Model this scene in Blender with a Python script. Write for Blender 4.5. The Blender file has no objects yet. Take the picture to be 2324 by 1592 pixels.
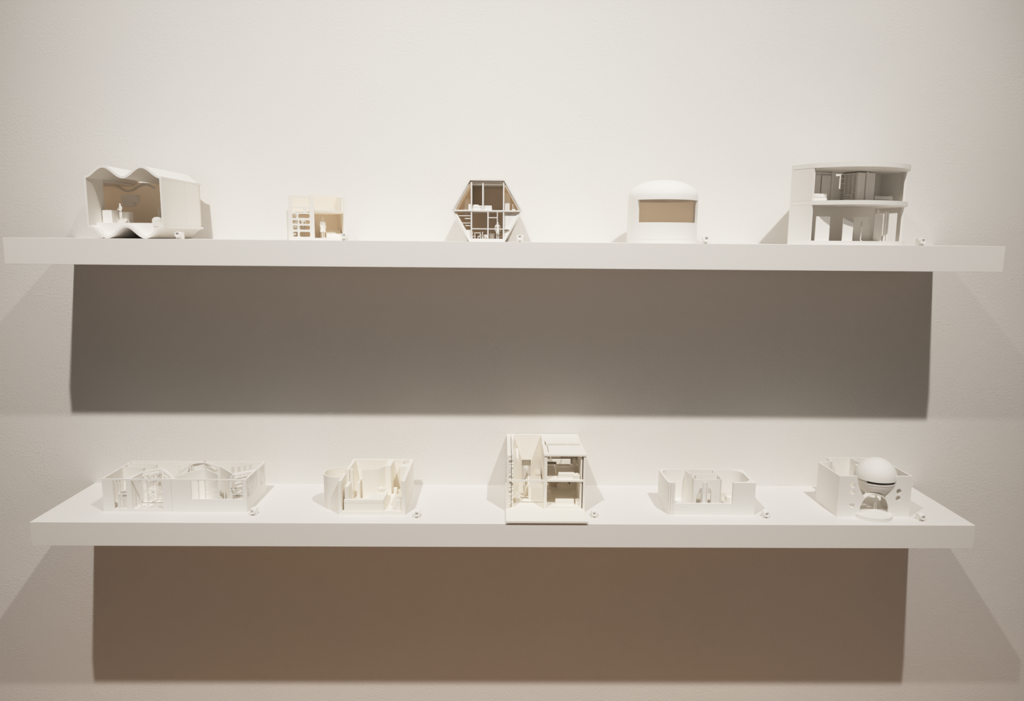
import bpy, bmesh, math, random
from mathutils import Vector, Matrix
from mathutils.geometry import tessellate_polygon

random.seed(7)
scene = bpy.context.scene
COL = scene.collection
PI = math.pi
UP_TOP, LOW_TOP = 1.5, 0.791          # heights of the two shelf tops (m)

# ------------------------------------------------------------------ materials
def mat_basic(name, color, rough=0.6, bump=None, spec=0.3):
    m = bpy.data.materials.new(name); m.use_nodes = True
    nt = m.node_tree; b = nt.nodes['Principled BSDF']
    b.inputs['Base Color'].default_value = (*color, 1)
    b.inputs['Roughness'].default_value = rough
    b.inputs['Specular IOR Level'].default_value = spec
    if bump:
        scale, dist, stretch = bump
        tc = nt.nodes.new('ShaderNodeTexCoord'); mp = nt.nodes.new('ShaderNodeMapping')
        mp.inputs['Scale'].default_value = stretch
        n = nt.nodes.new('ShaderNodeTexNoise'); n.inputs['Scale'].default_value = scale
        n.inputs['Detail'].default_value = 2
        bp = nt.nodes.new('ShaderNodeBump'); bp.inputs['Distance'].default_value = dist
        bp.inputs['Strength'].default_value = 1
        nt.links.new(tc.outputs['Object'], mp.inputs['Vector'])
        nt.links.new(mp.outputs[0], n.inputs['Vector'])
        nt.links.new(n.outputs['Fac'], bp.inputs['Height'])
        nt.links.new(bp.outputs[0], b.inputs['Normal'])
    return m

M_PRINT = mat_basic('printed_white_plastic', (0.855, 0.83, 0.79), 0.55)
M_CREAM = mat_basic('printed_cream_plastic', (0.895, 0.85, 0.775), 0.55)
M_THIN = mat_basic('thin_printed_plastic', (0.89, 0.845, 0.775), 0.55)     # thin shells let some warm light through
_nt = M_THIN.node_tree; _p = _nt.nodes['Principled BSDF']; _o = _nt.nodes['Material Output']
_t = _nt.nodes.new('ShaderNodeBsdfTranslucent'); _t.inputs['Color'].default_value = (.97, 0.875, 0.765, 1)
_m = _nt.nodes.new('ShaderNodeMixShader'); _m.inputs[0].default_value = 0.42
_nt.links.new(_p.outputs[0], _m.inputs[1]); _nt.links.new(_t.outputs[0], _m.inputs[2]); _nt.links.new(_m.outputs[0], _o.inputs['Surface'])
M_MARK = mat_basic('marker_white', (0.90, 0.88, 0.84), 0.5)
M_SHELF = mat_basic('shelf_white_lacquer', (0.80, 0.775, 0.745), 0.42, (60, 0.00002, (1, 1, 1)), 0.3)
M_INK = mat_basic('ink', (0.09, 0.08, 0.07), 0.7)

def mat_wall():
    m = bpy.data.materials.new('painted_plaster'); m.use_nodes = True
    nt = m.node_tree; b = nt.nodes['Principled BSDF']; L = nt.links.new
    b.inputs['Roughness'].default_value = 0.75
    b.inputs['Specular IOR Level'].default_value = 0.2
    tc = nt.nodes.new('ShaderNodeTexCoord')
    big = nt.nodes.new('ShaderNodeTexNoise'); big.inputs['Scale'].default_value = 2.2; big.inputs['Detail'].default_value = 3
    cr = nt.nodes.new('ShaderNodeValToRGB')
    cr.color_ramp.elements[0].position = 0.35; cr.color_ramp.elements[0].color = (0.765, 0.745, 0.72, 1)
    cr.color_ramp.elements[1].position = 0.65; cr.color_ramp.elements[1].color = (0.785, 0.76, 0.725, 1)
    L(tc.outputs['Object'], big.inputs['Vector']); L(big.outputs['Fac'], cr.inputs['Fac'])
    L(cr.outputs['Color'], b.inputs['Base Color'])
    n1 = nt.nodes.new('ShaderNodeTexNoise'); n1.inputs['Scale'].default_value = 160; n1.inputs['Detail'].default_value = 4
    n1.inputs['Distortion'].default_value = 0.25
    L(tc.outputs['Object'], n1.inputs['Vector'])
    n2 = nt.nodes.new('ShaderNodeTexNoise'); n2.inputs['Scale'].default_value = 7; n2.inputs['Detail'].default_value = 2
    L(tc.outputs['Object'], n2.inputs['Vector'])
    r2 = nt.nodes.new('ShaderNodeValToRGB')
    r2.color_ramp.elements[0].position = 0.40; r2.color_ramp.elements[0].color = (0.4,)*3 + (1,)
    r2.color_ramp.elements[1].position = 0.62; r2.color_ramp.elements[1].color = (1,)*3 + (1,)
    L(n2.outputs['Fac'], r2.inputs['Fac'])
    mu = nt.nodes.new('ShaderNodeMath'); mu.operation = 'MULTIPLY'
    L(n1.outputs['Fac'], mu.inputs[0]); L(r2.outputs['Color'], mu.inputs[1])
    bp = nt.nodes.new('ShaderNodeBump'); bp.inputs['Strength'].default_value = 0.62; bp.inputs['Distance'].default_value = 0.0018
    L(mu.outputs[0], bp.inputs['Height']); L(bp.outputs[0], b.inputs['Normal'])
    return m

def mat_floor():
    m = bpy.data.materials.new('oak_parquet'); m.use_nodes = True
    nt = m.node_tree; b = nt.nodes['Principled BSDF']; L = nt.links.new
    tc = nt.nodes.new('ShaderNodeTexCoord')
    br = nt.nodes.new('ShaderNodeTexBrick'); br.inputs['Scale'].default_value = 1.0
    br.inputs['Brick Width'].default_value = 1.2; br.inputs['Row Height'].default_value = 0.056; br.inputs['Mortar Size'].default_value = 0.002
    br.inputs['Color1'].default_value = (0.36, 0.20, 0.10, 1); br.inputs['Color2'].default_value = (0.43, 0.26, 0.14, 1)
    br.inputs['Mortar'].default_value = (0.08, 0.05, 0.03, 1)
    L(tc.outputs['Object'], br.inputs['Vector']); L(br.outputs['Color'], b.inputs['Base Color'])
    b.inputs['Roughness'].default_value = 0.45
    return m
M_WALL, M_FLOOR = mat_wall(), mat_floor()

# ------------------------------------------------------------------ mesh builder (units: mm)
_ctr = [0]
def _eps():                    # tiny unique growth so touching faces never coincide exactly
    _ctr[0] += 1
    return 0.012 + 0.0031*((_ctr[0]*7) % 23)
class MB:
    def __init__(s): s.bm = bmesh.new()
    def box(s, x0, x1, y0, y1, z0, z1):
        if x0 > x1: x0, x1 = x1, x0
        if y0 > y1: y0, y1 = y1, y0
        e = _eps() if z1-z0 < 400 and x1-x0 < 500 else 0
        x0 -= e; y0 -= e; x1 += e; y1 += e; z1 += e; z0 += e if z0 > .5 else 0
        v = [s.bm.verts.new((x, y, z)) for x in (x0, x1) for y in (y0, y1) for z in (z0, z1)]
        for f in ((0,1,3,2),(4,6,7,5),(0,4,5,1),(2,3,7,6),(0,2,6,4),(1,5,7,3)): s.bm.faces.new([v[i] for i in f])
        return s
    def loops(s, loops, t0, t1, mp):
        """prism of a polygon with holes; mp maps (a, b, t) -> xyz"""
        e = _eps()
        if t0 > .5 or t0 < 0: t0 -= e
        t1 += e
        L3 = [[Vector((a, b, 0)) for a, b in lp] for lp in loops]
        tris = tessellate_polygon(L3)
        flat = [p for lp in loops for p in lp]
        A = [s.bm.verts.new(mp(a, b, t0)) for a, b in flat]
        B = [s.bm.verts.new(mp(a, b, t1)) for a, b in flat]
        for t in tris:
            try: s.bm.faces.new([A[i] for i in t]); s.bm.faces.new([B[i] for i in reversed(t)])
            except ValueError: pass
        o = 0
        for lp in loops:
            n = len(lp)
            for i in range(n):
                j = (i + 1) % n
                try: s.bm.faces.new([A[o+i], A[o+j], B[o+j], B[o+i]])
                except ValueError: pass
            o += n
        return s
    def prism(s, pts, z0, z1, holes=()): return s.loops([pts, *holes], z0, z1, lambda a, b, t: (a, b, t))
    def py(s, pts, y0, y1, holes=()): return s.loops([pts, *holes], y0, y1, lambda a, b, t: (a, t, b))
    def px(s, pts, x0, x1, holes=()): return s.loops([pts, *holes], x0, x1, lambda a, b, t: (t, a, b))
    def vwall(s, p, q, th, z0, z1, holes=(), side=0.5):
        """straight vertical wall p->q, thickness th, holes in (u, z)"""
        p, q = Vector(p), Vector(q); d = (q - p); ln = d.length; d.normalize(); n = Vector((-d.y, d.x))
        def mp(a, b, t):
            r = p + d*a + n*t; return (r.x, r.y, b)
        return s.loops([[(0,z0),(ln,z0),(ln,z1),(0,z1)], *holes], -th*side, th*(1-side), mp)
    def path(s, pts, th, z0, z1, closed=False):
        """mitred wall along a polyline"""
        P = [Vector(p) for p in pts]; n = len(P); L, R = [], []
        for i in range(n):
            a = P[i-1] if (i > 0 or closed) else None
            c = P[(i+1) % n] if (i < n-1 or closed) else None
            d1 = (P[i]-a).normalized() if a is not None else None
            d2 = (c-P[i]).normalized() if c is not None else None
            if d1 is None: d1 = d2
            if d2 is None: d2 = d1
            m = (d1+d2).normalized(); nn = Vector((-m.y, m.x))
            k = 1/max(0.35, nn.dot(Vector((-d1.y, d1.x))))
            L.append(P[i]+nn*th/2*k); R.append(P[i]-nn*th/2*k)
        if closed: s.prism([tuple(v) for v in L], z0, z1, [[tuple(v) for v in R]])
        else: s.prism([tuple(v) for v in L] + [tuple(v) for v in reversed(R)], z0, z1)
        return s
    def bar(s, p, q, r=1.0, n=4):
        p, q = Vector(p), Vector(q); d = (q-p).normalized()
        u = d.cross(Vector((0,0,1)))
        if u.length < 1e-4: u = Vector((1,0,0))
        u.normalize(); w = d.cross(u)
        rr = r*(math.sqrt(2) if n == 4 else 1); off = PI/4 if n == 4 else 0
        A, B = [], []
        for i in range(n):
            a = 2*PI*i/n+off; o = u*math.cos(a)*rr + w*math.sin(a)*rr
            A.append(s.bm.verts.new(p+o)); B.append(s.bm.verts.new(q+o))
        for i in range(n):
            j = (i+1) % n; s.bm.faces.new([A[i], A[j], B[j], B[i]])
        s.bm.faces.new(A[::-1]); s.bm.faces.new(B)
        return s
    def lathe(s, prof, cx=0, cy=0, n=48, a0=0, a1=2*PI):
        full = abs(a1-a0-2*PI) < 1e-6; m = n if full else n+1; rings = []
        for r, z in prof:
            if r < 1e-6: rings.append([s.bm.verts.new((cx, cy, z))]); continue
            rings.append([s.bm.verts.new((cx+r*math.cos(a0+(a1-a0)*i/n), cy+r*math.sin(a0+(a1-a0)*i/n), z)) for i in range(m)])
        for A, B in zip(rings, rings[1:]):
            for i in range(n):
                j = (i+1) % m
                a = [A[i], A[j]] if len(A) > 1 else [A[0]]
                b = [B[j], B[i]] if len(B) > 1 else [B[0]]
                if len(a)+len(b) > 2:
                    try: s.bm.faces.new(a+b)
                    except ValueError: pass
        return s
    def xf(s, M, start=0):
        s.bm.verts.ensure_lookup_table()
        bmesh.ops.transform(s.bm, matrix=M, verts=s.bm.verts[start:]); return s
    def build(s, name, parent=None, mat=M_PRINT, org=(0,0,0), smooth=True, bevel=0):
        bm = s.bm
        if bevel: smooth = False
        bmesh.ops.remove_doubles(bm, verts=bm.verts, dist=0.001)
        bmesh.ops.recalc_face_normals(bm, faces=bm.faces)
        if bevel: bmesh.ops.bevel(bm, geom=list(bm.edges), offset=bevel, segments=2, affect='EDGES', profile=0.6)
        bmesh.ops.translate(bm, vec=-Vector(org), verts=bm.verts)
        bmesh.ops.scale(bm, vec=(.001,)*3, verts=bm.verts)
        for f in bm.faces: f.smooth = smooth
        for e in bm.edges:
            e.smooth = len(e.link_faces) == 2 and e.calc_face_angle(0) < 0.55
        me = bpy.data.meshes.new(name); bm.to_mesh(me); bm.free(); me.materials.append(mat)
        o = bpy.data.objects.new(name, me); COL.objects.link(o)
        if parent: o.parent = parent
        return o

def tag(o, label=None, cat=None, group=None, kind=None):
    if label: o['label'] = label
    if cat: o['category'] = cat
    if group: o['group'] = group
    if kind: o['kind'] = kind
    return o

class Thing:
    """an Empty at the thing's base; parts are authored in wall millimetres and re-based to it"""
    def __init__(s, name, label, cat, x, y, base, group=None, rot=0, local=False, mat=None):
        s.mat = mat or M_PRINT
        s.o = bpy.data.objects.new(name, None); COL.objects.link(s.o)
        s.o.empty_display_size = 0.02
        s.o.location = (x/1000, y/1000, base); s.o.rotation_euler.z = rot
        s.org = (0,0,0) if local else (x, y, 0)
        tag(s.o, label, cat, group)
    def part(s, name, mb, parent=None, **k):
        k.setdefault('mat', s.mat)
        return mb.build(name, parent or s.o, org=s.org, **k)

# ------------------------------------------------------------------ printed human figures
def figure(T, x, y, z, h, face=0, pose='stand', coat=False, parent=None, name='human_figure'):
    """small printed standing person, one skinned body; face = turn about z (0 looks at the viewer)"""
    J, E = {}, []
    def v(n, p, r, par=None):
        J[n] = (p, r)
        if par: E.append((par, n))
    legw = 0.075 if pose == 'hips' else 0.046
    v('pel', (0,0,.53), (.082,.06)); v('sp', (0,-.003,.63), (.074,.052), 'pel'); v('ch', (0,.0,.745), (.098,.062), 'sp')
    v('cl', (0,.004,.805), (.075,.045), 'ch'); v('nk', (0,0,.85), (.034,.034), 'cl'); v('hd', (0,-.012,.905), (.052,.058), 'nk')
    v('hd2', (0,-.008,.945), (.053,.060), 'hd'); v('top', (0,.0,.985), (.036,.040), 'hd2')
    for s in (-1, 1):
        k = 'L' if s < 0 else 'R'
        v('hip'+k, (s*.047,0,.47), (.058,.056), 'pel'); v('kn'+k, (s*(.047+legw)/2*1.1,-.008,.27), (.038,.038), 'hip'+k)
        v('an'+k, (s*legw,.008,.055), (.024,.026), 'kn'+k); v('he'+k, (s*legw,-.01,.025), (.026,.025), 'an'+k)
        v('to'+k, (s*(legw+.012),-.075,.02), (.026,.018), 'he'+k)
        v('sh'+k, (s*.118,0,.795), (.038,.038), 'cl')
        if pose == 'hips':
            el, wr, ha = (s*.215,.015,.66), (s*.135,-.03,.575), (s*.100,-.035,.555)
        elif pose == 'folded':
            el, wr, ha = (s*.15,-.02,.655), (s*.01,-.09,.69), (-s*.05,-.09,.705)
        elif pose == 'hold':
            el, wr, ha = (s*.15,-.01,.66), (s*.09,-.11,.67), (s*.055,-.13,.70)
        else:
            el, wr, ha = (s*.150,.01,.645), (s*.150,-.03,.52), (s*.145,-.04,.465)
        v('el'+k, el, (.029,.029), 'sh'+k); v('wr'+k, wr, (.020,.020), 'el'+k); v('ha'+k, ha, (.022,.018), 'wr'+k)
    bm = bmesh.new(); lay = bm.verts.layers.skin.verify(); V = {}
    for n, (p, r) in J.items():
        q = bm.verts.new(Vector(p)); q[lay].radius = (r[0], r[1]); q[lay].use_root = (n == 'pel'); V[n] = q
    for a, b in E: bm.edges.new((V[a], V[b]))
    me = bpy.data.meshes.new('tmp'); bm.to_mesh(me); bm.free()
    o = bpy.data.objects.new('tmp', me); COL.objects.link(o)
    sk = o.modifiers.new('s', 'SKIN'); sk.use_smooth_shade = True
    sb = o.modifiers.new('d', 'SUBSURF'); sb.levels = 1; sb.render_levels = 1
    bpy.context.view_layer.update()
    dg = bpy.context.evaluated_depsgraph_get()
    me2 = bpy.data.meshes.new_from_object(o.evaluated_get(dg)); me2.name = name
    bpy.data.objects.remove(o)
    me2.materials.clear(); me2.materials.append(T.mat)
    loc = Vector((x, y, z)) - Vector(T.org)
    mn = min(w.co.z for w in me2.vertices)
    me2.transform(Matrix.Diagonal((h/1000*1.02,)*3 + (1,)) @ Matrix.Translation((0, 0, -mn)))
    for p in me2.polygons: p.use_smooth = True
    b = bpy.data.objects.new(name, me2); COL.objects.link(b); b.parent = parent or T.o
    b.location = loc/1000; b.rotation_euler.z = face
    if coat:
        c = MB(); c.lathe([(0,.83),(.05,.825),(.125,.79),(.14,.70),(.128,.6),(.14,.45),(.155,.30),(.145,.295),(0,.31)], n=20)
        for q in c.bm.verts: q.co = Vector((q.co.x, q.co.y*.62, q.co.z))*h*1.0
        co = c.build('coat', b, mat=T.mat)
    return b

def bed(T, x0, x1, y0, y1, z, h, name='bed', parent=None, pillow='R'):
    b = T.part(name, MB().box(x0, x1, y0, y1, z, z+h*.48))
    T.part('mattress', MB().box(x0+.8, x1-.4, y0+.6, y1-.6, z+h*.52, z+h), b)
    w = (x1-x0)*.2
    if pillow == 'R': T.part('pillow', MB().box(x1-w-1, x1-1.5, y0+2, y1-2, z+h, z+h+2), b)
    if pillow == 'L': T.part('pillow', MB().box(x0+1.5, x0+w+1, y0+2, y1-2, z+h, z+h+2), b)
    return b

# ================================================================== SETTING
w = MB().box(-3200, 3200, 0, 120, 0, 4200).build('wall_back', mat=M_WALL, smooth=False); tag(w, kind='structure')
fl = MB().box(-3200, 3200, -4500, 0, -60, 0).build('floor', mat=M_FLOOR, smooth=False); tag(fl, kind='structure')

for nm, dx, top, lab in (('wall_shelf', 0, UP_TOP, 'long white floating shelf, the upper one, at eye height'),
                         ('wall_shelf', .6, LOW_TOP, 'long white floating shelf, the lower one, its top surface visible')):
    o = MB().box(-1201.5, 1201.5, -150, 150, -62.3, 0).build(nm, mat=M_SHELF, bevel=0.5)
    o.location = (dx/1000, -.150, top); tag(o, lab, 'shelf', 'white floating wall shelves')

# ================================================================== NUMBER MARKERS
FONT_S = 7.0
def marker(num, x, y, base, desc, yaw=0):
    t = Thing('number_marker', 'small white marker block numbered %s, %s' % (num, desc), 'number marker', x, y, base, 'numbered marker blocks beside the models')
    t.o.rotation_euler.z = yaw
    t.org = (0,0,0)
    t.part('block', MB().box(-7.5, 7.5, 0, 13, 0, 16.5), mat=M_MARK, bevel=.3)
    d = MB(); d.lathe([(0,0),(6.4,0),(6.7,.4),(6.7,9),(0,9)], n=36)
    d.xf(Matrix.Translation((-.6, 0.2, 11.2)) @ Matrix.Rotation(PI/2, 4, 'X'))
    d = t.part('disc', d, mat=M_MARK)
    cu = bpy.data.curves.new('num', 'FONT'); cu.body = num; cu.size = FONT_S/1000; cu.align_x = 'CENTER'; cu.align_y = 'CENTER'
    cu.extrude = .00005; cu.offset = .00014
    to = bpy.data.objects.new('num', cu); COL.objects.link(to)
    bpy.context.view_layer.update()
    me = bpy.data.meshes.new_from_object(to.evaluated_get(bpy.context.evaluated_depsgraph_get()))
    bpy.data.objects.remove(to); me.name = 'number'; me.materials.clear(); me.materials.append(M_INK)
    no = bpy.data.objects.new('number', me); COL.objects.link(no); no.parent = d
    no.location = (-.0006, -.00905, .0128); no.rotation_euler = (PI/2, 0, 0)
    no['label'] = 'dark printed number %s' % num
    return t

marker('46', -795, -275, UP_TOP, 'at the right end of the wavy-roofed model')
marker('10', -397, -275, UP_TOP, 'at the right of the ladder-fronted model')
marker('43', 28, -270, UP_TOP, 'right of the hexagonal model')
marker('38', 482, -268, UP_TOP, 'right of the domed round model')
marker('50', 1012, -272, UP_TOP, 'right of the two-storey curved model')
marker('31', -657, -245, LOW_TOP, 'in front of the low courtyard house model')
marker('34', -231, -256, LOW_TOP, 'right of the model with a cylinder tower')
marker('41', 230, -250, LOW_TOP, 'right of the tall double-height model')
marker('47', 680, -250, LOW_TOP, 'right of the rounded-corner model')
marker('52', 1081, -267, LOW_TOP, 'right of the model with a sphere')

# ================================================================== MODEL 46: wave-roofed pavilion
def model46():
    T = Thing('pavilion_model', 'white model pavilion with a double-wave roof and wavy floor, open front', 'architectural model', -1010, -280, UP_TOP)
    def wave(x0, x1, zc, A, ph, th, n=64):
        top, bot = [], []
        for i in range(n+1):
            x = x0+(x1-x0)*i/n; k = 2*PI/91
            z = zc + A*math.cos(k*(x-ph)); dz = -A*k*math.sin(k*(x-ph)); q = math.hypot(1, dz)
            nx, nz = -dz/q, 1/q
            top.append((x+nx*th/2, z+nz*th/2)); bot.append((x-nx*th/2, z-nz*th/2))
        return top + bot[::-1]
    roof = MB().py(wave(-1010, -827, 156.5, 12.3, -964.5, 5.4), -280, -46)
    T.part('wave_roof', roof)
    T.part('wave_floor', MB().py(wave(-1010, -827, 16, 13, -919, 5.4), -280, -46))
    T.part('rear_roof', MB().prism([(-1043,-206),(-1003,-206),(-1003,-50),(-1118,-50)], 138, 142))
    fill = [(x, 16+13*math.cos(2*PI*(x+919)/91)) for x in [-1005+i*172/48 for i in range(49)]]
    T.part('floor_slab', MB().py([(-1005,38)]+fill+[(-833,38)], -248, -52).prism([(-1043,-206),(-1004,-206),(-1004,-52),(-1116,-52)], 34, 38))
    T.part('side_wall', MB().box(-1010, -1005.5, -280, -206, 28, 147))
    T.part('side_wall', MB().path([(-1006,-204),(-1043,-204),(-1118,-54)], 3, 30, 141), mat=M_THIN)
    T.part('side_panel', MB().box(-832, -828, -280, -151, 25, 147))
    T.part('side_panel', MB().box(-832, -828, -150.2, -60, 25, 147))
    bw = MB().py([(-1112,36),(-829,36),(-829,147),(-1112,147)], -56, -52, [[(-943,84),(-925,84),(-925,38.5),(-943,38.5)]])
    T.part('back_wall', bw, mat=M_THIN)
    # hanging wave-shaped lintel at the back of the room
    lin = []; lo = []
    for i in range(31):
        x = -1070+i*130/30; z = 133+9*math.cos(2*PI*(x+1055)/91); lin.append((x, z+3)); lo.append((x, z-3))
    T.part('wave_lintel', MB().py(lin+lo[::-1], -76, -70))
    c = T.part('kitchen_counter', MB().box(-1003, -980, -222, -190, 38, 69).box(-1003, -955, -190, -165, 38, 66))
    T.part('cabinet_door', MB().box(-978, -968, -191, -190.3, 41, 64), c); T.part('cabinet_door', MB().box(-966, -957, -191, -190.3, 41, 64), c)
    T.part('wall_cabinet', MB().py([(-1006,82),(-975,82),(-975,92),(-966,92),(-966,112),(-1006,112)], -120, -104))
    T.part('post', MB().box(-908, -904, -60, -56, 38, 120)); T.part('post', MB().box(-899, -896, -62, -57, 38, 120))
    a = MB()   # round-backed chair
    a.lathe([(0,30),(12,30),(12,44),(10.5,49),(6.5,52),(0,53)], -862, -238, 28)
    ch = T.part('round_armchair', a)
    figure(T, -958, -222, 38, 47, face=-.7, pose='hold')
model46()

# ================================================================== MODEL 10: ladder-fronted cell
def model10():
    T = Thing('cell_house_model', 'small white model with a ladder-like open frame on its left half', 'architectural model', -530, -270, UP_TOP, rot=math.radians(19), mat=M_CREAM)
    def rr(x0, x1, z0, z1, r=4, cut=None):
        pts = []
        for cx, cz, a0 in ((x1-r,z1-r,0),(x0+r,z1-r,90),(x0+r,z0+r,180),(x1-r,z0+r,270)):
            for i in range(5):
                a = math.radians(a0+90*i/4); pts.append((cx+r*math.cos(a), cz+r*math.sin(a)))
        return pts
    holes = [rr(-523,-482,80,102,2), rr(-523,-495,66,77,3), rr(-488,-482,66,77,2),
             rr(-523,-513,53,63,3), rr(-509,-482,53,63,3), rr(-523,-510,39,48,3), rr(-507,-482,39,48,3),
             rr(-522,-511,25,35,3), rr(-507,-482,25,35,3), rr(-522,-511,8,20,3), rr(-507,-482,8,20,3)]
    T.part('lattice_front', MB().py([(-530,0),(-479,0),(-479,106),(-530,106)], -270, -263, holes))
    T.part('side_wall', MB().box(-533, -529, -269, -212, 0, 71))
    T.part('corner_post', MB().box(-481, -471.5, -271, -256, 0, 110))
    T.part('floor_slab', MB().box(-478, -400, -270, -130, 0, 5.5).box(-529, -480, -263, -130, 0, 7))
    T.part('upper_floor', MB().box(-472, -395, -268, -130, 66, 71), mat=M_THIN)
    T.part('upper_floor', MB().box(-528, -473, -240, -130, 66, 69))
    T.part('parapet', MB().box(-472, -425, -268, -265, 71, 74))
    T.part('parapet_box', MB().box(-430, -421, -268, -262, 71, 77))
    T.part('right_wall', MB().box(-401, -394, -270, -130, 5, 71).px([(-240,71),(-130,71),(-130,112),(-240,106)], -401, -394))
    T.part('right_post', MB().box(-401, -393, -270, -262, 71, 106))
    T.part('back_wall', MB().box(-521, -394, -134, -130, 0, 114), mat=M_THIN)
    T.part('inner_wall', MB().box(-474, -470, -255, -205, 5, 66))
    dr = T.part('door', MB().box(-469, -450, -172, -170, 5.5, 55)); T.part('door_handle', MB().box(-467, -464, -173.5, -172, 30, 32), dr)
    T.part('table', MB().box(-452, -446, -200, -170, 5, 22))
    T.part('sloped_bed', MB().px([(-262,5.5),(-262,6.5),(-208,27),(-190,27),(-190,5.5)], -441, -403))
    st = MB()
    for i in range(6): st.box(-524, -512, -250+i*14, -200, 8+i*9, 12+i*9)
    T.part('stair', st)
    T.part('room_divider', MB().box(-511, -508, -240, -150, 7, 66))
    figure(T, -449, -245, 5.5, 50, face=.5, coat=True)
    figure(T, -496, -235, 7, 49, face=-.3, pose='stand')
model10()

# ================================================================== MODEL 43: hexagonal tube house
def model43():
    T = Thing('hexagon_house_model', 'white hexagonal model house with an open cutaway front', 'architectural model', -52, -280, UP_TOP)
    cx = -52.5
    def hexa(r, x=cx, z=74.3):
        s = r*math.sqrt(3)/2
        return [(x-r/2, z+s), (x+r/2, z+s), (x+r, z), (x+r/2, z-s), (x-r/2, z-s), (x-r, z)]
    Y0, Y1 = -280, -14
    T.part('hexagon_shell', MB().py(hexa(86), Y0, Y0+30, [hexa(81.6)]))
    T.part('rear_shell', MB().py(hexa(86), Y0+30, Y1, [hexa(81.6)]), mat=M_THIN)
    T.part('inner_frame', MB().py(hexa(81.4), Y0+7, Y0+11, [hexa(77.5)]))
    T.part('ceiling_lining', MB().py([(-93,141),(-12,141),(-13,138),(-92,138)], Y0+9, Y1))
    s_ = MB().py([(-137,72),(33,72),(32,75.5),(-136,75.5)], Y0+2, Y1+2)
    T.part('floor_slab', s_)
    T.part('ground_slab', MB().box(-94, -11, Y0+2, Y1+2, 3, 5))
    T.part('back_wall', MB().py(hexa(81), Y1-130, Y1-127), mat=M_THIN)
    T.part('infill_panel', MB().py([(-10.5,31.5),(3,31.5),(25,69),(-10.5,69)], Y0+9, Y0+11)); T.part('infill_panel', MB().py([(-10.5,6),(-9,6),(2,27),(-10.5,27)], Y0+9, Y0+11))
    T.part('infill_panel', MB().py([(-108,28),(-92.5,28),(-92.5,6),(-96,6)], Y0+7, Y0+9))
    T.part('sloped_bulkhead', MB().px([(Y0+36,75.5),(Y0+36,92),(Y0+90,122),(Y0+90,75.5)], -9, 3)); T.part('sloped_bulkhead', MB().px([(Y0+50,75.5),(Y0+50,80),(Y0+90,106),(Y0+90,75.5)], -109, -97))
    for x, z0, z1 in ((-90,4,141),(-62.5,75,139),(-12.5,4,141),(-50,4,72)):
        T.part('column', MB().box(x-1.5, x+1.5, Y0+3, Y0+7, z0, z1))
    T.part('column', MB().box(-28.5, -26.5, Y0+3, Y0+6, 31, 72))
    T.part('rail', MB().box(-91, 3, Y0+3, Y0+5.5, 29.5, 31.8)); T.part('rail', MB().box(-49, -27, Y0+3, Y0+5, 56.5, 58.5))
    sh = [(-122,61),(-106,55),(-113,43.5),(-106,49),(-106,37),(-104,31)]
    for i, (x, z) in enumerate([(-121,61),(-106,54.5),(-113,43.5),(-105,37.5),(-108,67)]):
        T.part('shelf_board', MB().box(x, -91, Y0+8, Y0+42, z, z+1.6))
    T.part('side_partition', MB().box(-92, -90, Y0+12, Y0+90, 5, 72))
    T.part('side_partition', MB().box(-12.5, -10.5, Y0+50, Y0+110, 5, 72))
    T.part('upper_partition', MB().box(-63, -61, Y0+60, Y0+150, 75, 141))
    T.part('upper_partition', MB().box(-92, -90, Y0+45, Y0+150, 75, 141))
    T.part('upper_partition', MB().box(-12.5, -10.5, Y0+55, Y0+150, 75, 141))
    b = bed(T, -88, -41, Y0+10, Y0+44, 75.5, 11, pillow=None)
    T.part('pillow', MB().box(-86, -74, Y0+13, Y0+26, 86.5, 88.5), b); T.part('pillow', MB().box(-86, -74, Y0+28, Y0+41, 86.5, 88.5), b)
    T.part('stair_shelf', MB().box(8, 16, Y0+20, Y0+50, 75.5, 80).box(8, 13, Y0+20, Y0+50, 83, 85).box(8, 11, Y0+20, Y0+50, 88, 90))
    T.part('wardrobe', MB().box(-98, -93, Y0+20, Y0+55, 75.5, 90))
    st = MB()
    for i in range(9): st.box(-24, -13.5, Y0+44+i*7, Y0+120, 5+i*6.5, 6.6+i*6.5)
    T.part('stair', st)
    tb = T.part('dining_table', MB().box(-84, -68, Y0+20, Y0+38, 20.5, 22))
    for x in (-83,-70):
        for y in (Y0+21, Y0+35): T.part('leg', MB().box(x, x+1.5, y, y+1.5, 5, 20.5), tb)
    def chair(x, y, d):
        c = T.part('chair', MB().box(x, x+7, y, y+7, 12, 13.4))
        T.part('backrest', MB().box(x if d < 0 else x+5.8, x+1.2 if d < 0 else x+7, y, y+7, 13.4, 24), c)
        for a in (0, 5.8):
            for bb in (0, 5.8): T.part('leg', MB().box(x+a, x+a+1.2, y+bb, y+bb+1.2, 5, 12), c)
    chair(-88, Y0+14, -1); chair(-75, Y0+10, 1); chair(-64, Y0+16, -1); chair(-57, Y0+14, 1)
    T.part('sideboard', MB().box(-66, -52, Y0+24, Y0+34, 5, 17))
    k = T.part('stove', MB().lathe([(0,20),(7,20),(7,5),(0,5)], -41, Y0+60, 24)); T.part('stovepipe', MB().box(-46, -44, Y0+66, Y0+68, 20, 27), k)
    figure(T, -26.5, Y0+16, 5, 42, face=.2, pose='stand')
model43()

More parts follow.
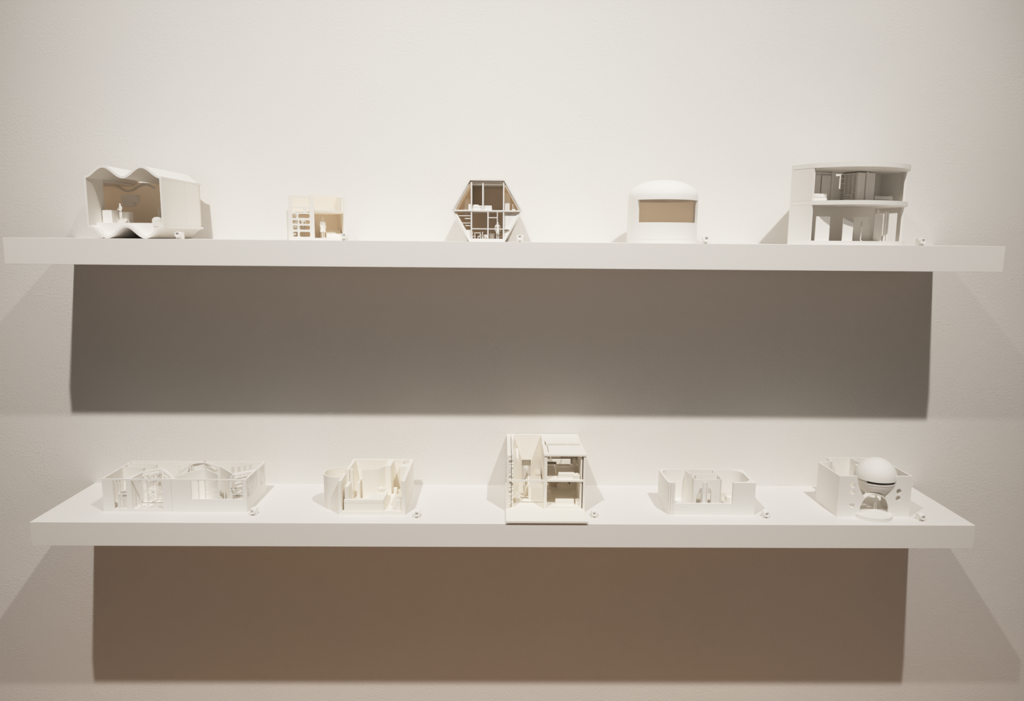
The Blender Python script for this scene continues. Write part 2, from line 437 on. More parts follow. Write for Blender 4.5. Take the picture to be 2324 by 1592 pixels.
# ================================================================== MODEL 38: domed cell
def model38():
    cx, cy, R = 396.5, -160, 88.7
    T = Thing('dome_house_model', 'white round model house with a domed roof and one wide window', 'architectural model', cx, cy, UP_TOP)
    dm = [(R-.2, 107)]
    for i in range(1, 15):
        a = PI/2*i/14; dm.append((R*math.cos(a)**.86 if i < 14 else 0, 113+46*math.sin(a)))
    inner = [(r*.93 if r > 0 else 0, z-(5 if z > 112 else 0)) for r, z in dm[::-1]]
    T.part('dome', MB().lathe(dm+inner+[(R-.2, 107)], cx, cy, 96))
    T.part('ceiling_disc', MB().lathe([(0,112),(R-6,112),(R-6,110),(0,110)], cx, cy, 64), mat=M_THIN)
    def ang(xx): return xx
    a0, a1 = math.radians(-90-56), math.radians(-90+68)      # window between these bearings
    def ring(name, z0, z1, b0, b1, r0=R, th=6):
        n = 80; full = abs(b1-b0-2*PI) < 1e-6
        outer = [(cx+r0*math.cos(b0+(b1-b0)*i/n), cy+r0*math.sin(b0+(b1-b0)*i/n)) for i in range(n+(0 if full else 1))]
        inn = [(cx+(r0-th)*math.cos(b0+(b1-b0)*i/n), cy+(r0-th)*math.sin(b0+(b1-b0)*i/n)) for i in range(n+(0 if full else 1))]
        m = MB()
        if full: m.prism(outer, z0, z1, [inn])
        else: m.prism(outer+inn[::-1], z0, z1)
        return m
    T.part('base_ring', ring('', 0, 9, 0, 2*PI, R+.7))
    T.part('ground_slab', MB().lathe([(0,6),(R-6,6),(R-6,3),(0,3)], cx, cy, 64))
    T.part('parapet_wall', ring('', 9.4, 51, 0, 2*PI))
    T.part('side_wall', ring('', 51, 107, a0-math.radians(40), a0)); T.part('side_wall', ring('', 51, 107, a1, a1+math.radians(30)))
    T.part('rear_wall', ring('', 51, 107, a1+math.radians(30), a0+2*PI-math.radians(40), th=5), mat=M_THIN)
model38()

# ================================================================== MODEL 50: two-storey curved house
def model50():
    T = Thing('curved_house_model', 'tall white two-storey model house with a bulging curved front', 'architectural model', 717, -180, UP_TOP, rot=math.atan2(.362,.932), local=True)
    A, B = (7,-68), (306,-68); cx, cy, R = 156.5, -2.8, 163.1
    a0, a1 = math.atan2(A[1]-cy, A[0]-cx), math.atan2(B[1]-cy, B[0]-cx)
    def arc(r, f0=0, f1=1, n=48): return [(cx+r*math.cos(a0+(a1-a0)*(f0+(f1-f0)*i/n)), cy+r*math.sin(a0+(a1-a0)*(f0+(f1-f0)*i/n))) for i in range(n+1)]
    back = [(306,0),(112,59),(0,0)]
    def W(x, y):
        ax, ay = x-717, y+180; return (ax*.9321+ay*.3621, -(ax*.3621-ay*.9321))
    def panel(name, x0, y0, x1, y1, z0, z1, th=3): T.part(name, MB().vwall(W(x0,y0), W(x1,y1), th, z0, z1, side=0))
    out = arc(R)+back
    T.part('ground_slab', MB().prism(out, 0, 9.5))
    T.part('middle_slab', MB().prism(out, 97, 107))
    T.part('roof_slab', MB().prism(out, 186, 197))
    for z0, z1 in ((9.5, 96.6), (107.4, 185.2)):
        T.part('side_wall', MB().prism([(7,-68),(13,-67),(6,0),(0,0)], z0, z1))
    F = .93
    for z0, z1 in ((9.5, 97), (107, 186)):
        o_, i_ = arc(R, F, 1, 8), arc(R-6, F, 1, 8)
        T.part('curved_wall', MB().prism(o_+i_[::-1], z0, z1))
    # upper back wall with the stepped opening, lower back wall with doorways
    T.part('back_wall', MB().py([(2,107),(304,107),(304,186),(2,186)], -4, 0, [[(142,182),(168,183),(168.5,145),(155,144),(156,177),(143,176)]]))
    T.part('back_wall', MB().box(2, 290, -4, 0, 9.8, 97))
    panel('door_panel', 762, -240, 797, -240, 9.5, 69); panel('door_panel', 825, -252, 851, -250, 9.5, 66)
    panel('side_screen', 928, -200, 948, -202, 9.5, 78); panel('slim_panel', 950, -206, 955, -206, 9.5, 83); panel('slim_panel', 958, -204, 962, -204, 9.5, 83)
    T.part('side_wall', MB().box(302, 306, -68, 0, 107, 186))
    T.part('lintel', MB().box(302, 306, -68, 0, 83, 97))
    T.part('column', MB().box(186.5, 190.5, -64, -60, 107, 184))
    T.part('post', MB().box(292, 296, -8, -2, 9.5, 97))
    def slab(name, Y, pts, th, holes=()):
        def mp(a, b, t): q = W(a, Y+t); return (q[0], q[1], b)
        T.part(name, MB().loops([pts, *holes], 0.01, th, mp))
    slab('trapezoid_screen', -188, [(877,68),(921,68),(934,10),(886,10)], 2.5)
    slab('trapezoid_frame', -190.5, [(875,70),(923,70),(936,10),(884,10)], 2, [[(878.5,67.5),(919.5,67.5),(932,13),(887.5,13)]])
    # upper rooms
    for x0, x1 in ((160,185),(193,218)):
        w = T.part('tall_cabinet', MB().box(x0, x1, -60, -36 if x0 > 190 else -56.5, 107, 182))
        for i in range(1, 5 if x0 > 190 else 3):
            z = 107+75*i/(5 if x0 > 190 else 2.2)
            T.part('shelf_line', MB().box(x0, x1, -60.3, -60, z, z+.5), w)
    sf = MB(); sf.box(168, 171, -56, -4, 107, 181).box(160, 171, -56, -4, 179.5, 181.5)
    for y in (-56, -44, -31, -18, -5): sf.box(160, 168, y, y+1.6, 107, 180)
    for i in range(1, 6): sf.box(160, 168, -18, -5, 107+i*12.5, 108.5+i*12.5)
    sf.box(160, 168, -44, -18, 146, 147.5).box(160, 168, -56, -44, 132, 133.5).box(160, 168, -56, -44, 158, 159.5)
    T.part('bookshelf', sf)
    du = MB()
    for i in range(4): du.box(159, 167, -43, -20, 107.5+i*5.6, 112+i*5.6)
    T.part('drawer_unit', du)
    T.part('room_partition', MB().box(122, 126, -12, -4, 107, 186))
    T.part('sliding_door', MB().box(60, 90, -7, -5, 107, 176)); T.part('sliding_door', MB().box(92, 121, -9, -7, 107, 176))
    T.part('door_track', MB().box(14, 122, -12, -9, 180, 182))
    bed(T, 14, 56, -66, -20, 107, 18, pillow=None)
    bed(T, 220, 284, -62, -24, 107, 18, pillow='R')
    fx, fy = W(883, -226); figure(T, fx, fy, 9.5, 50, face=.7, pose='folded')
    T.part('side_cabinet', MB().box(280, 300, -30, -18, 9.5, 24))
model50()

# ================================================================== MODEL 31: courtyard house
def model31():
    T = Thing('courtyard_house_model', 'long low roofless white model house around a glazed courtyard', 'architectural model', -1054, -226, LOW_TOP)
    H = 89
    T.part('ground_slab', MB().box(-1053, -681, -225, -71, 0, 6.8))
    h1 = [[(-1026,7.5),(-992,7.5),(-992,85),(-1026,85)], [(-979,7.5),(-899,7.5),(-899,85),(-979,85)]]
    T.part('front_wall', MB().py([(-1054,0),(-875.5,0),(-875.5,H),(-1054,H)], -226, -222, h1))
    T.part('front_wall', MB().py([(-875,0),(-680,0),(-680,H),(-875,H)], -226, -222, [[(-824,35),(-689,35),(-689,85.5),(-824,85.5)]]))
    T.part('left_wall', MB().box(-1054, -1050, -222, -70, 0, H))
    T.part('back_wall', MB().box(-1050, -684, -74, -70, 0, H))
    T.part('right_wall', MB().px([(-222,0),(-70,0),(-70,H),(-222,H)], -684, -680, [[(-221,37),(-143,37),(-143,85.5),(-221,85.5)], [(-112,34),(-80,34),(-80,82),(-112,82)]]))
    def frame(name, verts, hor):
        m = MB()
        for x, z0, z1 in verts: m.box(x-.9, x+.9, -224.6, -222.6, z0, z1)
        for x0, x1, z in hor: m.box(x0, x1, -224.4, -222.8, z-.7, z+.7)
        T.part(name, m)
    frame('window_frame', [(-1016,7.5,85),(-1008.5,7.5,85)], [(-1008,-992,58)])
    frame('window_frame', [(-957,7.5,85),(-938,7.5,85)], [(-938,-899,41),(-938,-899,22)])
    frame('window_frame', [(x,35,85.5) for x in (-805,-788,-755,-738,-722,-690)], [(-788,-755,60),(-788,-755,48),(-722,-690,60),(-722,-690,48)])
    m = MB()
    for y in (-212,-203,-194,-186,-178,-169,-160,-151): m.box(-683, -681, y-.8, y+.8, 37, 85.5)
    for z in (53, 69): m.box(-682.6, -681.4, -221, -143, z-.6, z+.6)
    T.part('window_frame', m)
    m = MB()
    for y in (-104,-96,-88): m.box(-683, -681, y-.7, y+.7, 34, 82)
    for z in (50, 66): m.box(-682.6, -681.4, -112, -80, z-.6, z+.6)
    T.part('window_frame', m)
    # partitions of the left rooms
    T.part('partition', MB().box(-1050, -991, -125, -122.5, 6.8, H).box(-993.5, -991, -136, -122.5, 6.8, H))
    T.part('partition', MB().box(-1050, -969, -97, -94.5, 6.8, H).box(-971.5, -969, -108, -94.5, 6.8, H))
    # ring of roof over the front room
    ro = [(-994,-222),(-980,-163),(-945,-129),(-918,-150),(-870,-212),(-862,-222),(-879,-222),(-881,-212),(-943,-138),(-975,-168),(-979,-222)]
    T.part('roof_ring', MB().prism(ro, 86.5, H))
    T.part('partition', MB().path([(-981,-222),(-977,-168),(-944,-136)], 2.5, 6.8, 86.5))
    tr = MB()
    for z, off in ((80,0),(68,4)):
        tr.bar((-976,-170+off,z), (-944,-140+off,z), .8); tr.bar((-970,-178+off,z), (-936,-150+off,z), .8)
    for k in range(4):
        x, y = -974+k*9, -172+k*8.5; tr.bar((x,y,80), (x+7,y-9,80), .6); tr.bar((x,y+2,80), (x+3,y+3,68), .6)
    tr.bar((-943,-139,86), (-905,-186,78), .8); tr.bar((-978,-205,84), (-944,-142,80), .6)
    T.part('roof_truss', tr)
    # glazed courtyard screen
    G = [(-939,-123),(-907,-103),(-885,-81),(-849,-75),(-802,-111)]
    g = MB(); g.path(G, 2.6, 86, H)
    for i, (x, y) in enumerate(G): g.box(x-.9, x+.9, y-.9, y+.9, 6.8, 86)
    for i in range(4):
        (x0,y0), (x1,y1) = G[i], G[i+1]
        for z in (60, 42): g.bar((x0,y0,z), (x1,y1,z), .55)
        g.bar((x0,y0,86), ((x0+x1)/2,(y0+y1)/2,58), .6); g.bar(((x0+x1)/2,(y0+y1)/2,58), (x1,y1,42), .45)
    T.part('courtyard_glazing', g)
    T.part('truss_roof_edge', MB().path([(-852,-70+1),(-818,-93),(-787,-117)], 2.6, 85, H))
    gg = MB()
    for i in range(5):
        x, y = -845+i*10, -82-i*7.2; gg.bar((x,y,87),(x+5,y+7,87),.5); gg.bar((x,y,80),(x+9,y-6,80),.5)
    gg.bar((-845,-82,80),(-803,-113,80),.6); T.part('roof_truss', gg)
    T.part('partition', MB().path([(-786,-117),(-727,-183)], 2.8, 6.8, H))
    T.part('partition', MB().path([(-875,-214),(-860,-177),(-824,-138),(-810,-146),(-768,-184)], 2.6, 6.8, H))
    T.part('partition', MB().path([(-802,-111),(-786,-117)], 2.4, 6.8, H))
    T.part('partition', MB().path([(-727,-183),(-727,-205)], 2.4, 6.8, H))
    # stepped shelving in the right-hand room
    for i in range(5):
        z = 16+i*16.5
        T.part('shelf_board', MB().prism([(-727,-178),(-685,-143),(-685,-122),(-736,-164)], z, z+3.2))
    sh = MB()
    for x, y in ((-755,-124),(-741,-117),(-728,-107),(-716,-96)): sh.path([(x,y),(x+4,y+10)], 2.2, 6.8, H)
    T.part('shelf_fins', sh)
    T.part('angled_wall', MB().path([(-762,-128),(-735,-113),(-706,-80)], 2.2, 6.8, 60))
    c = T.part('kitchen_counter', MB().box(-1024, -996, -212, -150, 6.8, 44))
    for k in range(2): T.part('cabinet_door', MB().box(-1022+k*13, -1011+k*13, -212.6, -212, 9, 41), c)
    fl_ = MB()
    for k in range(5): fl_.box(-985+k*17, -984+k*17, -220, -150, 6.8, 7.3)
    T.part('floor_seams', fl_)
    T.part('bench', MB().box(-938, -898, -165, -140, 6.8, 14)); T.part('lounge_seat', MB().loops([[(-925,14),(-900,14),(-900,18),(-912,28)]], -162, -146, lambda a,b,t:(a,t,b)))
    T.part('wardrobe', MB().box(-963, -951, -150, -135, 6.8, 66))
    T.part('side_table', MB().box(-722, -700, -205, -185, 6.8, 26))
    figure(T, -947, -176, 7, 46, face=.2, pose='folded')
model31()

# ================================================================== MODEL 34: house with cylinder
def model34():
    T = Thing('tower_house_model', 'white roofless model house with a round tower on its left side', 'architectural model', -436, -243, LOW_TOP, mat=M_CREAM)
    H = 92
    T.part('ground_slab', MB().box(-436, -264, -243, -50, 0, 10))
    T.part('right_wall', MB().px([(-243,10),(-50,10),(-50,H),(-243,H)], -273, -264, [[(-140,34),(-137,34),(-137,64),(-140,64)]]))
    T.part('back_wall', MB().box(-436, -273, -57, -50, 10, H))
    T.part('left_wall', MB().box(-436, -428.5, -243, -178, 10, H))
    T.part('left_wall', MB().px([(-147,10),(-57,10),(-57,H),(-147,H)], -435, -427, [[(-125,40),(-108,40),(-108,80),(-125,80)]]))
    T.part('door_post', MB().box(-425.5, -417, -147, -138, 10, H))
    T.part('gate_pier', MB().box(-421, -411, -238, -197, 40, 75))
    T.part('platform', MB().prism([(-423,-241),(-321,-241),(-319,-196),(-321,-166),(-336,-164),(-347,-176),(-354,-200),(-364,-224),(-385,-231),(-408,-232),(-410,-194),(-423,-194)], 10, 40))
    T.part('plinth_line', MB().box(-423, -321, -241.5, -241, 33, 34))
    # round tower
    cx, cy, R = -444, -168, 45
    pts = []
    for i in range(61):
        a = math.radians(68)+math.radians(224)*i/60; pts.append((cx+R*math.cos(a), cy+R*math.sin(a)))
    T.part('round_tower', MB().path([(-436,-126.5)]+pts[2:-2]+[(-436,-209)], 3, 0, H))
    T.part('tower_floor', MB().lathe([(0,9),(R-2,9),(R-2,4),(0,4)], cx, cy, 48))
    cw = [(-392,-147),(-378,-147),(-364,-144),(-352,-138),(-342,-127),(-336,-116)]
    sm = []
    for i in range(41):      # smooth curve through the wall points
        t = i/40*(len(cw)-1); k = min(int(t), len(cw)-2); u = t-k
        P = [Vector(cw[max(0,min(len(cw)-1,j))]) for j in (k-1,k,k+1,k+2)]
        q = 0.5*((2*P[1])+(-P[0]+P[2])*u+(2*P[0]-5*P[1]+4*P[2]-P[3])*u*u+(-P[0]+3*P[1]-3*P[2]+P[3])*u**3); sm.append(tuple(q))
    T.part('curved_wall', MB().path(sm, 2, 10, H))
    T.part('curved_wall_step', MB().box(-386, -366, -156, -148, 10, 13))
    T.part('pier', MB().box(-334, -319, -117, -57, 10, H))
    T.part('pier', MB().box(-293, -273, -121, -92, 10, H)); T.part('partition', MB().box(-293, -290, -92, -57, 10, H))
    T.part('low_wall', MB().box(-405, -399, -158, -112, 10, 56))
    T.part('low_block', MB().box(-289, -273, -238, -230, 10, 38)); T.part('low_block', MB().box(-293, -281, -205, -180, 10, 30))
    T.part('small_crate', MB().box(-325, -315, -156, -147, 10, 22))
    T.part('stair_riser', MB().box(-319, -300, -160, -152, 10, 13)); 
    T.part('seat', MB().box(-313, -304, -112, -98, 10, 26))
    pl = MB()
    for i in range(11):
        a = i*2.4; r = 2+i*.75; x, y = -336+r*math.cos(a), -170+r*math.sin(a)*1.0
        st = len(pl.bm.verts); pl.lathe([(0,0),(3.4,3),(4,7),(2.2,11),(0,13)], 0, 0, 7)
        pl.xf(Matrix.Translation((x,y,39)) @ Matrix.Rotation(.5, 4, Vector((-math.sin(a), math.cos(a), 0))) @ Matrix.Diagonal((.8,.45,1,1)), st)
    T.part('leafy_plant', pl)
model34()

# ================================================================== MODEL 41: tall double-height house
def model41():
    T = Thing('courtyard_tower_model', 'tallest white model on the lower shelf, tree court left and stacked rooms right', 'architectural model', 104, -150, LOW_TOP, mat=M_CREAM)
    T.part('base_plate', MB().box(-1, 207, -303.5, -5, 3.5, 8.5)); T.part('base_foot', MB().box(4, 202, -297, -10, 0, 3.5))
    T.part('back_wall', MB().py([(3,8),(208,8),(208,156),(3,156)], -14, -6, [[(46,14),(72,14),(72,81),(46,81)]]))
    T.part('left_wall', MB().box(2, 6.5, -218, -6, 8.5, 155))
    random.seed(3); rg = [(-214, 8.5)]; n = 60
    pts = []
    for i in range(n+1):
        z = 8.5+i*(146/n); pts.append((-215+random.uniform(0, 3.5)+(4 if i % 17 < 3 else 0), z))
    T.part('rugged_lining', MB().px(pts+[(-14,154.5),(-14,8.5)], 6.4, 12))
    pts2 = [(-210+random.uniform(0, 4), 8.5+i*(146/40)) for i in range(41)]
    T.part('inner_left_wall', MB().px(pts2+[(-14,154.5),(-14,8.5)], 13.5, 17.5))
    T.part('chimney_block', MB().px([(-122,8.5),(-48,8.5),(-48,125),(-122,118)], 19, 34)); T.part('chimney_back', MB().box(17.5, 34, -14, -48, 8.5, 154).xf(Matrix.Identity(4)) if False else MB().box(17.5, 22, -60, -14, 8.5, 154))
    T.part('step_block', MB().box(26, 38, -175, -142, 8.5, 30))
    T.part('right_wall', MB().box(202.5, 208, -218, -6, 8.5, 154))
    T.part('inner_right_wall', MB().box(196, 199.5, -214, -120, 8.5, 152))
    T.part('dividing_wall', MB().px([(-218,8.5),(-130,8.5),(-130,88),(-14,88),(-14,154),(-218,154)], 99.5, 107))
    T.part('floor_beam', MB().box(6.5, 99.5, -217, -213, 84, 88))
    T.part('upper_floor', MB().box(107, 202.5, -217, -14, 83.5, 88))
    rf = MB().prism([(98,-220),(211,-220),(208,-131),(112,-131),(112,-200),(98,-200)], 154, 158.5)
    T.part('roof_slab', rf)
    T.part('roof_slab', MB().prism([(100,-80),(109,-80),(109,-114),(201,-114),(205,-20),(100,-20)], 154, 158.5))
    T.part('roof_beam', MB().box(107, 111, -200, -114, 150, 154)); T.part('roof_beam', MB().box(168, 170, -131, -114, 150, 154))
    # court
    T.part('court_block', MB().box(61, 99.5, -160, -60, 8.5, 47)); T.part('court_block', MB().box(86, 99.5, -50, -14, 8.5, 50))
    T.part('court_floor', MB().box(34, 99.5, -176, -14, 8.5, 11))
    tr = MB().lathe([(0,11),(17,13.5),(17.5,14.5),(15,14),(0,12.5)], 52, -128, 28)
    t = T.part('tree_basin', tr)
    tk = MB()
    def br(p, q, r0, r1):
        P = Vector(p); Q = Vector(q)
        for i in range(4):
            a = P.lerp(Q, i/4); b = P.lerp(Q, (i+1)/4); tk.bar(a, b, r0+(r1-r0)*i/4, 7)
    br((52,-128,12),(53,-130,32),3.2,2.4)
    random.seed(11)
    for k in range(9):
        a = k*2.1; q = (53+8*math.cos(a), -130+8*math.sin(a), 52+4*math.sin(k*1.7)); br((53,-130,31),q,1.5,.7)
        q2 = (53+4*math.cos(a+1), -130+4*math.sin(a+1), 64+2*math.cos(k)); br(q,q2,.8,.4)
    T.part('tree', tk, t)
    T.part('leaf_blade', MB().loops([[(35,-115),(52,-130),(40,-122)]], 19, 20, lambda a,b,tt:(a,b,tt)), t); T.part('leaf_blade', MB().loops([[(70,-113),(52,-130),(66,-124)]], 19, 20, lambda a,b,tt:(a,b,tt)), t)
    T.part('curved_screen', MB().path([(40,-150),(48,-155),(58,-156),(66,-151)], 1, 11, 15))
    # upper rooms
    T.part('bath_block', MB().box(107.5, 180, -90, -66, 99, 105).box(141, 180, -90, -70, 88, 99.2).box(107.5, 153, -76, -62, 105, 112))
    T.part('folding_screen', MB().box(176, 178.5, -72, -69, 105, 150))
    T.part('round_door', MB().lathe([(0,88),(9,88),(9,89.5),(0,89.5)], 0, 0, 28).xf(Matrix.Translation((124,-60,102)) @ Matrix.Rotation(PI/2,4,'X') @ Matrix.Translation((0,0,-88))))
    T.part('inner_back_wall', MB().box(107, 202, -52, -48, 88, 152), mat=M_THIN); 
    bed(T, 138, 180, -205, -176, 88, 13, pillow=None)
    T.part('planter', MB().box(178, 194, -212, -192, 88, 99)); 
    T.part('planter', MB().box(186, 199, -203, -180, 8.5, 24))
    for z, px_, py_ in ((99, 186, -202), (24, 192, -191)):
        pm = MB()
        for k in range(8):
            st = len(pm.bm.verts); pm.lathe([(0,0),(2.2,1.5),(1.8,3.5),(0,4.4)], 0, 0, 6); pm.xf(Matrix.Translation((px_+random.uniform(-6,6), py_+random.uniform(-6,6), z-.5)), st)
        T.part('plants', pm)
    figure(T, 186, -146, 88, 41, face=-.4, coat=True)
    # lower rooms
    T.part('platform', MB().box(107, 196, -216, -150, 8.5, 13))
    bed(T, 132, 182, -196, -172, 13, 12, pillow=None)
    st = MB()
    for i in range(5): st.box(108, 128-i*4, -150+i*20, -60, 8.5+i*9, 17.5+i*9)
    T.part('stair', st)
    T.part('daybed', MB().box(146, 184, -68, -48, 8.5, 22).box(150, 180, -52, -46, 22, 40)); T.part('cabinet', MB().box(184, 202, -70, -50, 8.5, 50))
    T.part('side_table', MB().box(186, 198, -120, -100, 8.5, 20))
    T.part('inner_back_wall', MB().box(107, 202, -44, -40, 8.5, 83.5), mat=M_THIN)
model41()

# ================================================================== MODEL 47: rounded-corner house
def model47():
    T = Thing('rounded_house_model', 'low white roofless model house with rounded inner corners and low front sill', 'architectural model', 540, -232, LOW_TOP)
    H = 88
    def arc(cx, cy, r, a, b, n=10): return [(cx+r*math.cos(math.radians(a+(b-a)*i/n)), cy+r*math.sin(math.radians(a+(b-a)*i/n))) for i in range(n+1)]
    C = [(443,-232),(425,-230),(422.5,-200),(423,-117),(657,-117),(655,-233),(596,-233),(596,-224)]
    C += arc(617,-196,30,-70,0) + arc(611,-158,36,0,90) + [(600,-121),(460,-121)]
    C += arc(452,-145,24,90,180) + [(428,-150),(429,-212)] + arc(440,-212,11,180,240,5) + [(443,-224)]
    T.part('outer_wall', MB().prism(C, 0, H))
    T.part('front_sill', MB().box(443, 596, -232, -226, 0, 30.5))
    ribs = MB()
    for x in (427, 433, 439): ribs.box(x, x+2.4, -234, -231, 4, H)
    T.part('wall_ribs', ribs)
    bl = MB()
    for r_, (x0, x1) in enumerate(((447,478),(445,470))):
        for k in range(5): bl.box(x0+k*6, x0+k*6+3.6, -232.5, -232, 22-r_*8, 25-r_*8)
    T.part('sill_relief', bl)
    T.part('ground_slab', MB().box(427, 653, -228, -119, 0, 4))
    def fr(a, b): return a
    T.part('inner_room_front', MB().py([(498,4),(561,4),(561,H),(498,H)], -208, -204.5, [[(506,4.5),(518.5,4.5),(518.5,50),(506,50)], [(533,4.5),(545,4.5),(545,50),(533,50)]]))
    T.part('inner_room_wall', MB().path([(499.5,-205),(500,-185),(508,-170),(515,-163),(562,-162)], 2.4, 4, H))
    T.part('inner_room_wall', MB().path([(560,-206)]+arc(562,-196,12,-60,0,6)+[(574.5,-180),(574,-163),(562,-162)], 2.4, 4, H))
    T.part('curved_partition', MB().path([(498,-119),(497,-140),(500,-155),(509,-167),(515,-163)], 2.4, 4, H))
    T.part('partition', MB().path([(573,-119),(573,-135),(562,-161)], 2.4, 4, H))
    T.part('free_post', MB().box(518, 527, -226, -221, 4, 87)); T.part('free_post', MB().box(528.5, 531, -226, -221, 4, 87))
    T.part('rounded_seat', MB().path(arc(470,-150,12,160,330), 3, 4, 12)); T.part('low_table', MB().box(447, 455, -190, -178, 4, 16))
    T.part('low_wedge', MB().prism([(592,-170),(604,-170),(594,-140)], 4, 12)); T.part('counter', MB().box(606, 640, -150, -135, 4, 18))
model47()

# ================================================================== MODEL 52: house with sphere
def model52():
    T = Thing('sphere_house_model', 'white model house with a big sphere wedged in its front wall', 'architectural model', 966, -240, LOW_TOP)
    H = 111
    def circ(x, z, r, n=24): return [(x+r*math.cos(2*PI*i/n), z+r*math.sin(2*PI*i/n)) for i in range(n)]
    # front wall with cut-out: upper U, arch below
    arch = [(968+38.5*math.cos(a), 18+43*math.sin(a)) for a in [math.radians(180-180*i/24) for i in range(25)]]
    left = [(917,H),(918.5,100),(921,88),(926,76),(932,64),(940,53)]
    right = [(997,53),(1004,64),(1011,77),(1016,90),(1019,102),(1020,H)]
    ai = [p for p in arch if p[0] < 940 or p[0] > 997]
    la = [p for p in arch if p[0] <= 941]; ra = [p for p in arch if p[0] >= 996]
    outl = [(870,0),(929.5,0)] + [(929.5,3)] + [p for p in la] + left[::-1] + [(870,H)]
    T.part('front_wall', MB().py(outl, -242, -237, [circ(906,86,6.8), circ(906.5,68,6.8), circ(908,31,6.8)]))
    outr = [(1062,0),(1006.5,0),(1006.5,3)] + [p for p in ra[::-1]] + right + [(1062,H)]
    T.part('front_wall', MB().py(outr, -242, -237, [circ(1029.5,70,6.8), circ(1029,51,6.8)]))
    # arch ring bridging the two halves over the doorway
    oa = [(968+40.5*math.cos(a), 18+45*math.sin(a)) for a in [math.radians(137-94*i/16) for i in range(17)]]
    ia = [(968+38.5*math.cos(a), 18+43*math.sin(a)) for a in [math.radians(137-94*i/16) for i in range(17)]]
    T.part('arch_rim', MB().py(oa+ia[::-1], -241, -226))
    T.part('left_wall', MB().prism([(870,-242),(874,-238),(871,-120),(866,-120)], 0, H))
    cor = [(868.5,-119.5),(890,-118),(902,-114),(909,-106),(911,-95),(911,-76)]
    T.part('curved_corner', MB().path(cor, 4, 0, H))
    T.part('back_wall', MB().box(909, 1058, -78, -74, 0, H))
    T.part('right_wall', MB().prism([(1062,-242),(1058,-238),(1054,-75),(1058,-75)], 0, H))
    T.part('ground_slab', MB().prism([(874,-238),(1058,-238),(1055,-78),(911,-78),(909,-108),(890,-118),(871,-120)], 0, 7))
    T.part('partition', MB().path([(976,-78),(980,-122)], 2.5, 7, H))
    T.part('round_column', MB().lathe([(0,H),(15,H),(15,7),(0,7)], 972, -150, 32))
    T.part('partition', MB().path([(1035,-236),(1032,-200),(1022,-172)], 2.5, 7, 100))
    # sphere
    c = Vector((986, -202, 96)); R = 53
    cap = [(R*math.cos(PI/2*i/20), R*math.sin(PI/2*i/20)) for i in range(21)]
    cap[-1] = (0, R)
    m = MB(); m.lathe(cap+[(0,R-4)]+[((R-4)*math.cos(PI/2*(19-i)/20), (R-4)*math.sin(PI/2*(19-i)/20)) for i in range(20)]+[(R,0)], 0, 0, 72)
    s0 = T.part('sphere_cap', m.xf(Matrix.Translation(c)))
    m = MB(); r2 = 49
    def bowl(ph): return (r2*math.cos(ph), -r2*math.sin(ph))
    prof = [bowl(PI/2*i/24) for i in range(25)]; prof[-1] = (0, -r2)
    # the bowl is one shell; a horizontal window slit is left open on the viewer's side
    full = MB()
    zs = [0, -3.5]
    top_ring = [(r2*math.cos(math.asin(z/-r2)) if z else r2, z) for z in (0.5,)] 
    full.lathe([(r2, .5), (math.sqrt(r2**2-7**2), -7), (math.sqrt(r2**2-7**2)-3, -7), (r2-3, .5), (r2, .5)], 0, 0, 48, math.radians(-38), math.radians(218))
    lowp = [(math.sqrt(r2**2-z*z), -z) for z in (7,10,14,19,25,31,37,42,46,48.5)]+[(0,-r2)]
    full.lathe([(math.sqrt(r2**2-49)-4,-6.5),(math.sqrt(r2**2-49)+1.2,-7)]+lowp, 0, 0, 64)
    T.part('sphere_bowl', full.xf(Matrix.Translation(c)))
    T.part('sill_lip', MB().lathe([(r2+2.5,-9.5),(r2-3,-9.5),(r2-3,-8),(r2+2.5,-8),(r2+2.5,-9.5)], 0, 0, 32, math.radians(-140), math.radians(-40)).xf(Matrix.Translation(c)))
    vis = [(math.sqrt(51.6**2-z*z), -z) for z in (9,13,17,21,25,28)]
    T.part('visor', MB().lathe(vis+[(r-2.5, z) for r, z in vis[::-1]]+[vis[0]], 0, 0, 40, math.radians(-158), math.radians(-22)).xf(Matrix.Translation(c)))
    # entrance disc
    T.part('entrance_disc', MB().lathe([(0,0),(46.8,0),(47.2,.5),(47.2,10.3),(46.7,10.8),(0,10.8)], 966.5, -237, 72))
    figure(T, 999-15, -216, 10.8, 38, face=0, pose='hips')
model52()

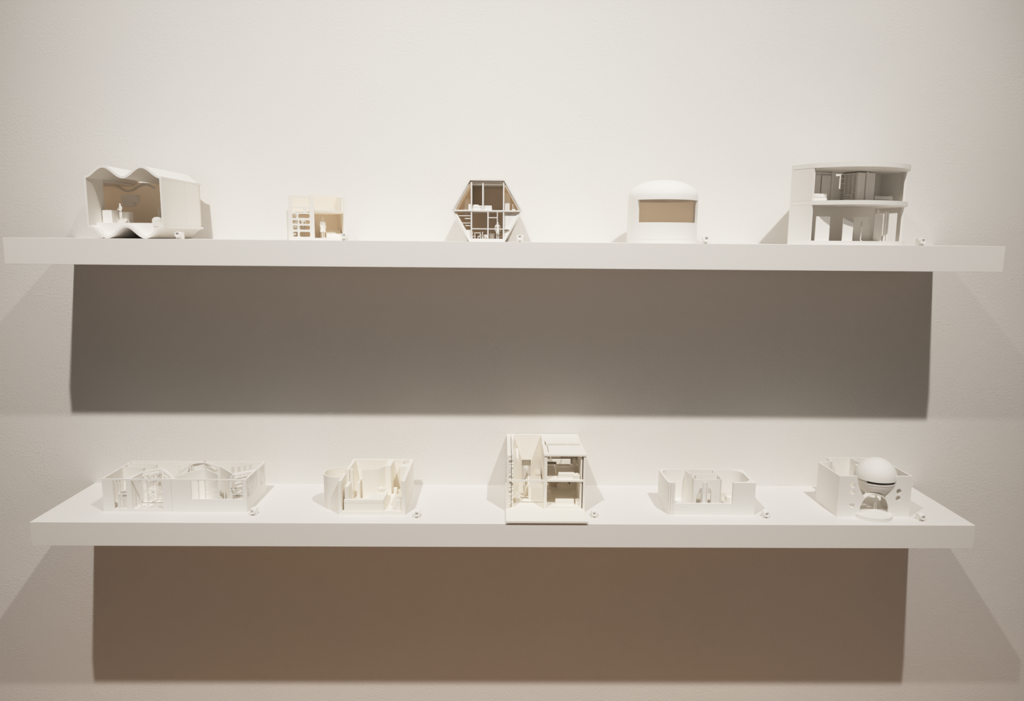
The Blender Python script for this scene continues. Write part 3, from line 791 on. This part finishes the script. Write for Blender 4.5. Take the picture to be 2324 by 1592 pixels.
# ================================================================== LIGHTS
def spot(x, tx, tz, power, size, col=(1, .95, .885), rad=.032, blend=1.0, dz=0):
    l = bpy.data.lights.new('track_spot', 'SPOT'); l.energy = power; l.spot_size = math.radians(size); l.spot_blend = blend
    l.shadow_soft_size = rad; l.color = col
    o = bpy.data.objects.new('track_spot', l); COL.objects.link(o)
    o.location = (x, -1.92, 3.81+dz)
    d = Vector((tx, 0, tz)) - o.location
    o.rotation_euler = d.to_track_quat('-Z', 'Y').to_euler()
    return o
spot(-.93, -.45, .80, 225, 66)
spot(1.05, .38, .80, 222, 67, dz=.03)
fa = bpy.data.lights.new('added_side_fill', 'AREA'); fa.energy = 3.5; fa.size = 1.6; fa.color = (1, .93, .85)  # added fill light, no real fixture; lifts the shelf shadows towards the right
fo = bpy.data.objects.new('added_side_fill', fa); COL.objects.link(fo); fo.location = (2.6, -3.9, 1.3)
fo.rotation_euler = (Vector((.3, 0, .9))-fo.location).to_track_quat('-Z', 'Y').to_euler()

wd = bpy.data.worlds.new('room_ambience'); scene.world = wd; wd.use_nodes = True
bg = wd.node_tree.nodes['Background']; bg.inputs[0].default_value = (1.0, .93, .84, 1); bg.inputs[1].default_value = 0.056

# ================================================================== CAMERA
cd = bpy.data.cameras.new('camera'); cam = bpy.data.objects.new('camera', cd); COL.objects.link(cam)
cd.sensor_fit = 'HORIZONTAL'; cd.sensor_width = 36; cd.lens = 1668.5*36/2324; cd.clip_start = .01
cam.location = (-.01386, -2.08008, 1.50709)
yaw, pit, rol = -.01367, .15064, .00885
fw = Vector((-math.sin(yaw), math.cos(yaw), 0)); rt = Vector((math.cos(yaw), math.sin(yaw), 0)); up = Vector((0,0,1))
fw2 = math.cos(pit)*fw - math.sin(pit)*up; up2 = math.cos(pit)*up + math.sin(pit)*fw
r3 = math.cos(rol)*rt + math.sin(rol)*up2; u3 = math.cos(rol)*up2 - math.sin(rol)*rt
cam.rotation_euler = Matrix((r3, u3, -fw2)).transposed().to_euler()
scene.camera = cam

scene.view_settings.view_transform = 'Standard'
scene.view_settings.look = 'None'
scene.view_settings.exposure = 0
scene.view_settings.use_curve_mapping = True
_cm = scene.view_settings.curve_mapping
_c = _cm.curves[3]
def _f(v):                      # gentle shoulder: camera-like highlight compression
    return v if v < .35 else .35 + .65*(1-math.exp(-(v-.35)/.65))
_pts = [0, .1, .2, .3, .4, .5, .62, .75, .88, 1.0]
_c.points[0].location = (0, 0); _c.points[1].location = (1, _f(1.6))
for _x in _pts[1:-1]: _c.points.new(_x, _f(_x*1.6))
_cm.update()
scene.cycles.max_bounces = 10
scene.cycles.diffuse_bounces = 8
